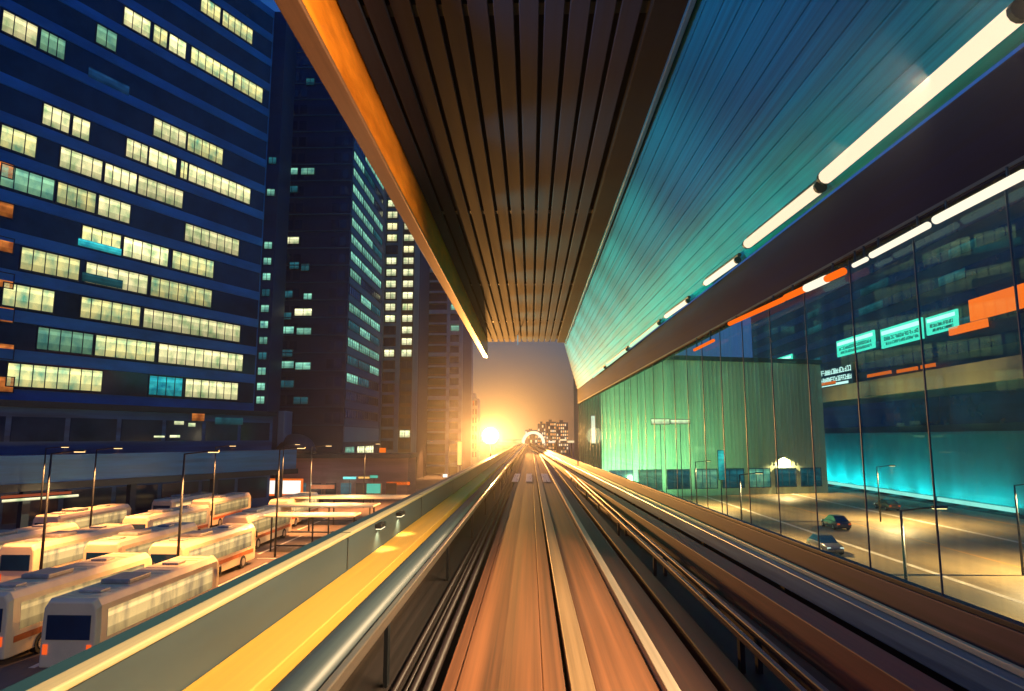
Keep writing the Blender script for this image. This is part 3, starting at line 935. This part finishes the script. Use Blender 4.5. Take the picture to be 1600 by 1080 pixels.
E_coach = emit('coach_interior', (1, .66, .25), 1.1, False, 1.2, (.4, 1.2, .4), (.05, .05, .08))
coach = make_coach()
def coach_xy(px, py, z=3.1):
    q = on_z(px, py, z); return q.x, q.y
CO = [(-19.6, 35, 'cream coach nearest us, its roof just over the parapet in the lower left corner'),
      (-24.2, 36, 'cream coach in the lower left corner, second from the parapet in the nearest row'),
      (-23.6, 50, 'bright cream coach beside the parapet in the second row of the terminal'),
      (-28.4, 50.5, 'cream coach second from the parapet in the second row'),
      (-33.2, 49.5, 'cream coach third from the parapet in the second row'),
      (-38.0, 50, 'cream coach at the left edge of the photo in the second row'),
      (-26.0, 65.5, 'cream coach beside the parapet in the third row'),
      (-34.5, 65, 'cream coach in the middle of the third row'),
      (-43.0, 65.5, 'cream coach at the left end of the third row, by the raised walkway'),
      (-28.0, 81, 'cream coach beside the parapet in the farthest row, before the shelters'),
      (-36.5, 80.5, 'cream coach in the middle of the farthest row, below the billboard'),
      (-41.0, 81, 'cream coach at the left end of the farthest row')]
for i, (x, y, lab) in enumerate(CO):
    c = coach if i == 0 else copy_tree(coach)
    c.location = (x, y, .01); c['label'] = lab
    c.rotation_euler = (0, 0, R(random.uniform(-1.2, 1.2)))


def make_car():
    t = thing('car', (0, 0, 0), 'car', 'car', 'cars in the bus terminal')
    def ring(y, hw, zb, zt, k=.9):
        return [(-hw * .96, y, zb), (hw * .96, y, zb), (hw, y, (zb + zt) / 2), (hw * k, y, zt), (-hw * k, y, zt), (-hw, y, (zb + zt) / 2)]
    MB().loft([ring(-2.15, .72, .35, .72), ring(-2.0, .84, .22, .88), ring(-1.2, .88, .20, .95), ring(.8, .88, .20, .93), ring(1.7, .84, .22, .80), ring(2.12, .70, .32, .62)]).build('body', M_car, t, .05, True)
    MB().loft([[(-.74, -1.75, .93), (.74, -1.75, .93), (.74, 1.0, .91), (-.74, 1.0, .91)], [(-.60, -1.05, 1.42), (.60, -1.05, 1.42), (.60, .25, 1.42), (-.60, .25, 1.42)]]).build('windows', M_glassd, t, .03)
    MB().box(-.57, .57, -1.0, .2, 1.41, 1.455).build('roof', M_car, t, .03)
    for s in (-1, 1):
        for y in (-1.3, 1.32):
            wheel(t, s * .78, y, .32, .2)
        MB().box(s * .55 - .14, s * .55 + .14, 2.02, 2.1, .56, .70).build('headlight', E_wh, t)
        MB().box(s * .6 - .14, s * .6 + .14, -2.16, -2.1, .6, .76).build('tail_light', E_rd, t)
    return t


M_car = mat('car_paint', (.10, .10, .12), .3, .4, .2, (1, 1, 1), coat=.6)
car = make_car()
CA = [(-26.5, 43, 90, 'dark car crossing the aisle behind the nearest coaches'), (-30.2, 64, 0, 'dark car in the third row, right of the middle coach'),
      (-38.6, 66, 180, 'dark car in the third row, left of the middle coach with headlights towards us'), (-32.5, 57.5, 90, 'dark car crossing the aisle between second and third row'),
      (-32.2, 80, 180, 'dark car in the farthest row between two coaches'), (-29.5, 73, 90, 'dark car crossing the aisle before the farthest row, nearer the parapet'),
      (-44.5, 74, 90, 'dark car at the left end of the aisle before the farthest row'), (-46, 84, 0, 'dark car parked left of the farthest coach row'),
      (-28.8, 37, 0, 'dark car left of the nearest two coaches'), (-38, 73.2, 90, 'dark car in the middle of the aisle before the farthest row')]
for i, (x, y, rz, lab) in enumerate(CA):
    c = car if i == 0 else copy_tree(car)
    c.location = (x, y, .01); c.rotation_euler = (0, 0, R(rz)); c['label'] = lab

# long white bus shelters in front of the pink hall
def shelter(px0, px1, py, label, y_len=3):
    q0, q1 = on_z(px0, py, 3.2), on_z(px1, py, 3.2)
    y = q0.y; x0, x1 = q0.x, q1.x
    t = thing('bus_shelter', ((x0 + x1) / 2, y, 0), label, 'shelter', 'white shelters at the end of the terminal')
    MB().box(x0, x1, y - y_len / 2, y + y_len / 2, 3.1, 3.28).build('roof', M_white, t, .05)
    n = max(2, int((x1 - x0) / 4))
    for k in range(n + 1):
        xx = x0 + .3 + k * (x1 - x0 - .6) / n
        MB().tube((xx, y, 0), (xx, y, 3.1), .08, 8).build('post', M_dark, t)
    MB().box(x0 + .5, x1 - .5, y + .3, y + .7, .4, .5).build('bench', M_frame, t)
    lamp('shelter_light', ((x0 + x1) / 2, y, 5.2), 900, WARM, t)
    return t


shelter(462, 640, 776, 'longest white shelter, farthest of the rows by the pink hall', 4)
shelter(440, 590, 789, 'white shelter in the middle row before the pink hall', 3.2)
shelter(420, 560, 804, 'white shelter nearest us at the end of the terminal', 2.6)

# painted bay lines
for y, xs in ((36, (-21.9, -26.6, -31)), (50, (-21.2, -26, -30.8, -35.6, -40.4)), (65, (-23.6, -28.4, -32, -37, -40.6, -45.5)), (80.5, (-25.5, -30.4, -34.2, -38.7, -43.5))):
    for x in xs:
        m = MB().box(x - .14, x + .14, y - 5.5, y + 5.5, .006, .012).build('bay_marking', M_mark)
        tag(m, kind='structure')
for y in (43, 57.5, 73):
    for k in range(9):
        x = -22 - k * 3.4
        if any(abs(x - cx) < 3.4 and abs(y - cy) < 2 for cx, cy, r_, l_ in CA): continue
        m = MB().box(x - .9, x + .9, y - .12, y + .12, .006, .012).build('aisle_marking', M_mark)
        tag(m, kind='structure')

# ------------------------------------------------------------------ bright floodlight beyond the parapet, and the far station
YL = 100
q = on_y(766, 681, YL)
t = thing('floodlight_mast', (q.x, q.y + .6, 0), 'blazing white floodlight on a mast beyond the far end of the parapet', 'floodlight')
MB().tube((q.x, q.y + .6, 0), (q.x, q.y + .6, q.z + 1.2), .14, 10, .1).build('mast', M_dark, t)
b = MB().tube((q.x, q.y + .12, q.z), (q.x, q.y + .45, q.z), 1.25, 28).build('housing', M_dark, t)
MB().tube((q.x, q.y, q.z), (q.x, q.y + .1, q.z), 1.2, 28).build('lens', emit('floodlight_lens', (1, .85, .55), 6), t)
for dx, dz in ((-.5, .4), (.5, .4), (0, -.4)):
    lamp('flood_beam', (q.x + dx * .8, q.y - .3, q.z + dz * .8), 78000, (1, .43, .10), t, 60, (q.x * .6, 20, q.z - 22), .6)

ys = 150
x0, x1 = ux(815, ys), ux(851, ys)
zs0, zs1 = on_y(832, 696, ys).z, on_y(832, 678, ys).z
t = thing('far_station', ((x0 + x1) / 2, ys + 5, 0), 'small far station with a glowing white curved roof rim over the track', 'station')
n = 14
arc_o, arc_i = [], []
for i in range(n + 1):
    a = math.pi * i / n
    cx, cz = (x0 + x1) / 2, zs0 + .6
    arc_o.append((cx - (x1 - x0) / 2 * math.cos(a), cz + (zs1 - zs0) * math.sin(a)))
    arc_i.append((cx - ((x1 - x0) / 2 - .35) * math.cos(a), cz - .01 + (zs1 - zs0 - .35) * math.sin(a)))
prof = arc_o + arc_i[::-1]
MB().prism(prof, ys, ys + 14).build('roof_shell', mat('station_white', (.7, .68, .6), .5), t)
prof2 = [(a * 1.0, b_) for a, b_ in arc_o] + [(cx + (a - cx) * .88, b_ - .25) for a, b_ in arc_i][::-1]
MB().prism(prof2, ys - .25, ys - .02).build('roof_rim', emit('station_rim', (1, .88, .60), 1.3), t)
for xx in (x0 + .3, x1 - .3):
    MB().box(xx - .15, xx + .15, ys + .5, ys + 13.5, CZ - 2.45, zs0 + .6).build('side_wall', M_bE, t)
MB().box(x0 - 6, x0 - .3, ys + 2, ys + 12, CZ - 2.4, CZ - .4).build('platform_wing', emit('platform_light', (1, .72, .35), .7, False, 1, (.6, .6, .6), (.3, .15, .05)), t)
for i, (px, py) in enumerate(((893, 692), (903, 690), (914, 688), (922, 686), (880, 689), (862, 692))):
    q = on_y(px, py, 160 + i * 6)
    tt = thing('street_lamp', (q.x, q.y, 0), ['far cream lamp just left of the end of the glass wall', 'far lamp second from the glass wall end', 'far lamp at the very end of the glass wall', 'far lamp seen through the last glass pane', 'far lamp below the rightmost skyline block', 'far lamp right of the far station'][i], 'street lamp', 'far lamps right of the station')
    MB().tube((q.x, q.y, 0), (q.x, q.y, q.z), .12, 6).build('pole', M_dark, tt)
    MB().box(q.x - .9, q.x + .9, q.y - .3, q.y + .3, q.z, q.z + .5).build('head', EF[i % 2], tt, .1)

# ------------------------------------------------------------------ right side beyond the glass
XR = 64
S = Facade(XR, 0, 0, 1, (-1, 0, 0))
tr2 = thing('commercial_building', (XR + 12, 130, 0), 'long dark teal building beyond the glass wall with glowing cyan base', 'building')
M_rb = mat('dark_teal_cladding', (.015, .06, .08), .4, .1, .55, (.04, .04, .5))
M_rbase = mat('teal_base_wall', (.03, .36, .40), .5, 0, .35, (.06, .06, .08))
def su(px): return on_plane(px, 740, (XR, 0, 0), (1, 0, 0)).y
u_end = su(1185)
S.box(MB(), 20, u_end, 10.9, 52, -24, 0).build('upper_wall', M_rb, tr2)
S.box(MB(), 20, u_end, 0, 10.5, -24, -.1).build('base_wall', M_rbase, tr2)
S.box(MB(), 20, u_end + .3, 10.5, 10.898, -24, .25).build('string_course', mat('teal_course', (.06, .3, .34), .4), tr2)
# pale cornice
S.box(MB(), 20, u_end + 8, 17.6, 20.6, -2, .9).build('cornice', mat('tan_cornice', (.50, .40, .20), .6, 0, .2, (.1, .05, .1)), tr2)
for k in range(9):
    z0 = 22.5 + k * 3.6
    S.box(MB(), 24, u_end - 1, z0, z0 + 1.6, .004, .08).build('ribbon_glazing', M_glassd, tr2)
    if k in (1, 3, 4, 6):
        for j in range(5):
            uu = 45 + j * 24 + random.uniform(0, 10)
            S.box(MB(), uu, uu + random.uniform(5, 11), z0 + .1, z0 + 1.5, .081, .12).build('lit_window', E_tealdim, tr2)
S.box(MB(), 24, u_end - 1, 12.0, 16.4, .004, .08).build('ribbon_glazing', M_glassd, tr2)
# cyan strip lamps along the base
for i, (pa_, pb_, lab) in enumerate(((1222, 1462, 'long white cyan strip lamp at the base of the teal wall'), (1470, 1592, 'nearer cyan strip lamp at the base of the teal wall'))):
    ua, ub = su(pa_), su(pb_)
    ua, ub = min(ua, ub), max(ua, ub)
    tt = thing('strip_lamp', S.at((ua + ub) / 2, .5, 0), lab, 'lamp', 'strip lamps at the teal wall')
    S.box(MB(), ua, ub, .3, .85, .5, .9).build('tube', emit('cyan_strip', (.42, 1, .88), 1.2), tt, .05)
    S.box(MB(), ua, ub, .0, .298, .4, 1.0).build('base', M_dark, tt)
    nn = 9 if i == 0 else 4
    for k in range(nn):
        uu = ua + (ub - ua) * (k + .5) / nn
        lamp('wall_wash', S.at(uu, 2.8, .8), (1300 + 2600 * (k + 1) / nn) if i == 0 else 900, (.02, .85, .85), tt, 140, S.at(uu, -.1, 2.2), .8)


def wall_sign(corners, em, label, o=.35, group='signs on the teal building', cat='sign', bars=None):
    (xa, ya), (xb, yb_) = corners[0], corners[1]
    h = corners[2]
    ua, za = S.pix(xa, ya); ub, zb = S.pix(xb, yb_)
    za_h = S.pix(xa, ya + h)[1]
    hh = za - za_h
    t = thing('wall_sign', S.at((ua + ub) / 2, o, (za + zb) / 2 - hh), label, cat, group)
    u0, u1 = min(ua, ub), max(ua, ub); z1 = (za + zb) / 2
    S.box(MB(), u0, u1, z1 - hh, z1, o - .3, o).build('face', em, t)
    S.box(MB(), u0 - .15, u1 + .15, z1 - hh - .15, z1 + .15, -.0, o - .302).build('case', M_dark, t)
    return t, u0, u1, z1 - hh, z1, o


E_st = emit('teal_lightbox', (.08, .80, .58), 1.5)
E_stw = emit('lightbox_tube_glow', (.55, 1, .85), 1.9)
M_let = mat('sign_letter_teal', (.02, .22, .22), .5)


def glyphs(t, u0, u1, z0, z1, o, n, m, rnd, name='lettering'):
    """rows of small strokes like far lettering too small to read"""
    b = MB(); w = (u1 - u0) / n; h = z1 - z0
    for i in range(n):
        a = u0 + i * w
        th = w * .16
        if rnd.random() < .85: S.box(b, a + w * .1, a + w * .1 + th, z0, z1 - h * .2 * rnd.random(), o, o + .05)
        if rnd.random() < .6: S.box(b, a + w * .62, a + w * .62 + th, z0, z1 - h * .3 * rnd.random(), o, o + .055)
        for zz in rnd.sample((.05, .4, .8), 2):
            S.box(b, a + w * .1, a + w * .75, z0 + h * zz, z0 + h * (zz + .16), o, o + .045)
    b.build(name, m, t)


rn = random.Random(11)
for (c0, c1, h, lab) in (((1309, 529), (1368, 521), 25, 'teal lightbox sign with a dark figure mark, left of the long pair'), ((1378, 512), (1443, 500), 30, 'teal lightbox sign in the middle of the row over the cornice'), ((1449, 494), (1498, 486), 28, 'teal lightbox sign at the right of the row over the cornice'), ((1208, 560), (1239, 556), 18, 'small square teal lightbox sign apart to the left')):
    t, u0, u1, z0, z1, o = wall_sign((c0, c1, h), E_st, lab)
    hh = z1 - z0
    glyphs(t, u0 + 1, u1 - 1.6, z0 + hh * .12, z0 + hh * .28, o + .003, 18, M_let, rn)
    S.box(MB(), u0 + .4, u1 - .4, z1 - hh * .32, z1 - hh * .12, o + .002, o + .05).build('bright_band', E_stw, t)
    glyphs(t, u0 + 1, u1 - 1, z0 + hh * .36, z0 + hh * .56, o + .003, 15, M_let, rn)
t, u0, u1, z0, z1, o = wall_sign(((1516, 462), (1640, 440), 34), emit('orange_lightbox', (1, .14, .008), 1.7), 'large orange lit sign at the right edge, over the teal lightboxes')
t, u0, u1, z0, z1, o = wall_sign(((1485, 508), (1545, 503), 12), MATS['orange_lightbox'], 'thin orange lit sign below the large orange one')
t, u0, u1, z0, z1, o = wall_sign(((1228, 582), (1340, 578), 26), mat('sign_board_dark', (.01, .05, .07), .4), 'dark board with white blurred lettering above the cornice end', 1.0)
for fa, fb, n_ in ((.24, .50, 46), (.62, .90, 38)):
    glyphs(t, u0 + .5, u1 - .5, z0 + (z1 - z0) * fa, z0 + (z1 - z0) * fb, o + .003, n_, emit('white_letters', (.75, 1, .95), 1.5), rn)
S.box(MB(), u0 + 2, u0 + (u1 - u0) * .45, z0 + .2, z0 + .2 + (z1 - z0) * .12, o + .003, o + .05).build('underline', MATS['white_letters'], t)
t, u0, u1, z0, z1, o = wall_sign(((1212, 628), (1280, 627), 13), emit('pale_cyan_lightbox', (.35, .85, .85), .9), 'pale cyan lit sign with orange lower edge, under the cornice', .6)
S.box(MB(), u0, u1, z0 - .02, z0 + (z1 - z0) * .25, o + .002, o + .06).build('orange_edge', E_tubeo, t)
for i, (xa, xb, y) in enumerate(((1178, 1196, 622), (1202, 1216, 619), (1292, 1314, 601), (1365, 1402, 588), (1412, 1444, 581), (1450, 1472, 574))):
    ua, z = S.pix(xa, y); ub, zb = S.pix(xb, y)
    ordn = ('first', 'second', 'third', 'fourth', 'fifth', 'sixth')[i]
    tt = thing('cornice_lamp', S.at((ua + ub) / 2, .95, z), ordn + ' small orange lamp along the tan cornice, counted from its far end', 'lamp', 'orange lamps on the cornice')
    S.box(MB(), min(ua, ub), max(ua, ub), z - .3, z + .3, .92, 1.2).build('lens', E_tubeo, tt)
    S.box(MB(), min(ua, ub) - .1, max(ua, ub) + .1, z - .42, z - .302, .92, 1.3).build('bracket', M_dark, tt)
# unseen spots added in front of the wall to brighten the cornice
for px in (1230, 1330, 1430, 1530):
    uu = su(px)
    lamp('cornice_fill', S.at(uu, 9, 12.5), 3200, (1, .72, .36), tr2, 100, S.at(uu, 0, 19.5), .6)

# green lit block behind the far part of the glass
far_g = thing('glass_block', (26, 132, 0), 'green lit glass block seen through the far end of the glass wall', 'building')
M_gb = mat('pale_green_cladding', (.36, .48, .36), .6, 0, .25, (.3, .3, .04))
G = Facade(12, 115, 1, 0.28, (0, -1, 0))
G.box(MB(), 0, 44, 0, 24, -14, 0).build('wall', M_gb, far_g)
b = MB()
for k in range(54):
    u = .3 + k * .8
    G.box(b, u, u + .12 + .12 * random.random(), 5.2, 23.6, .003, .05 + .05 * random.random())
b.build('cladding_fin', M_gb, far_g)
G.box(MB(), 0, 44, 23.6, 24.4, -14, .5).build('roof_edge', M_dark, far_g)
for j in range(8):
    G.window(far_g, 1.2 + j * 5.3, 5.6 + j * 5.3, 1.2, 4.6, random.choice([E_win[2], E_tealdim, M_glassd]), 2, .12)
for u, pw in ((2, 15000), (9, 9000), (20, 2500)):  # added green spots without fittings, strongest at the left end
    lamp('block_fill', G.at(u, 9, 2.5), pw, (.50, 1, .46), far_g, 140, G.at(u, 0, 11), .6)
for i, (x0, x1, y0, y1, lab) in enumerate(((1018, 1046, 655, 663, 'small cream lit sign on the green block, left of two'), (1048, 1078, 656, 662, 'small cream lit sign on the green block, right of two'), (924, 930, 650, 692, 'narrow white vertical lit sign at the far end of the glass wall'))):
    shop_sign(x0, x1, y0, y1, 112 - 4 * i, E_yel if i < 2 else E_wh, lab, 'lit signs behind the far glass')
# traffic sign column, cyan
shop_sign(1122, 1133, 704, 750, 84, emit('cyan_panel', (.05, .7, .65), 1.0, False, 1., (1, 1, 1.2), (.02, .2, .25)), 'tall cyan lit sign column on the side road', 'lit signs behind the far glass')
SR = [(18, 34, 'sodium lamp nearest the glass wall on the side road'), (36, 52, 'sodium lamp in mid side road before the teal wall'), (20, 66, 'sodium lamp second along the glass wall on the side road'),
      (42, 84, 'sodium lamp near the middle of the teal wall'), (24, 100, 'sodium lamp by the green lit block'), (44, 124, 'sodium lamp at the far end of the teal wall')]
for x, y, lab in SR:
    street_lamp(x, y, lab, 6.5, 18000, (1, .52, .22), 1.6, 'sodium lamps along the side road')
for i, (x, w) in enumerate(((14, .5), (22, .25), (30, .5), (38, .25), (47, .6), (56, .4))):
    m = MB().box(x - w / 2, x + w / 2, 5, 300, .006, .012).build('lane_marking', mat('orange_lane_paint', (.75, .40, .12), .6, 0, .3, (2, .1, 2)) if i % 2 else M_mark)
    tag(m, kind='structure')

for x, y, rz, lab in ((26, 62, 180, 'dark car on the side road coming towards us, nearest behind the glass'), (34, 78, 0, 'dark car on the side road driving away in mid road'), (18, 88, 180, 'dark car on the side road near the green block'), (50, 98, 0, 'dark car on the side road close to the teal wall')):
    c = copy_tree(car); c.location = (x, y, .01); c.rotation_euler = (0, 0, R(rz)); c['label'] = lab; c['group'] = 'cars on the side road'

# ------------------------------------------------------------------ haze
hz = MB().box(-260, 260, -50, 640, -1, 110).build('haze', None)
hm = bpy.data.materials.new('haze_air'); hm.use_nodes = True
hn = hm.node_tree.nodes; hn.remove(hn['Principled BSDF'])
pv = hn.new('ShaderNodeVolumePrincipled')
pv.inputs['Color'].default_value = (.9, .92, 1, 1)
pv.inputs['Density'].default_value = .00035
pv.inputs['Anisotropy'].default_value = .89
hm.node_tree.links.new(pv.outputs[0], hn['Material Output'].inputs['Volume'])
hz.data.materials.clear(); hz.data.materials.append(hm)
tag(hz, kind='stuff')
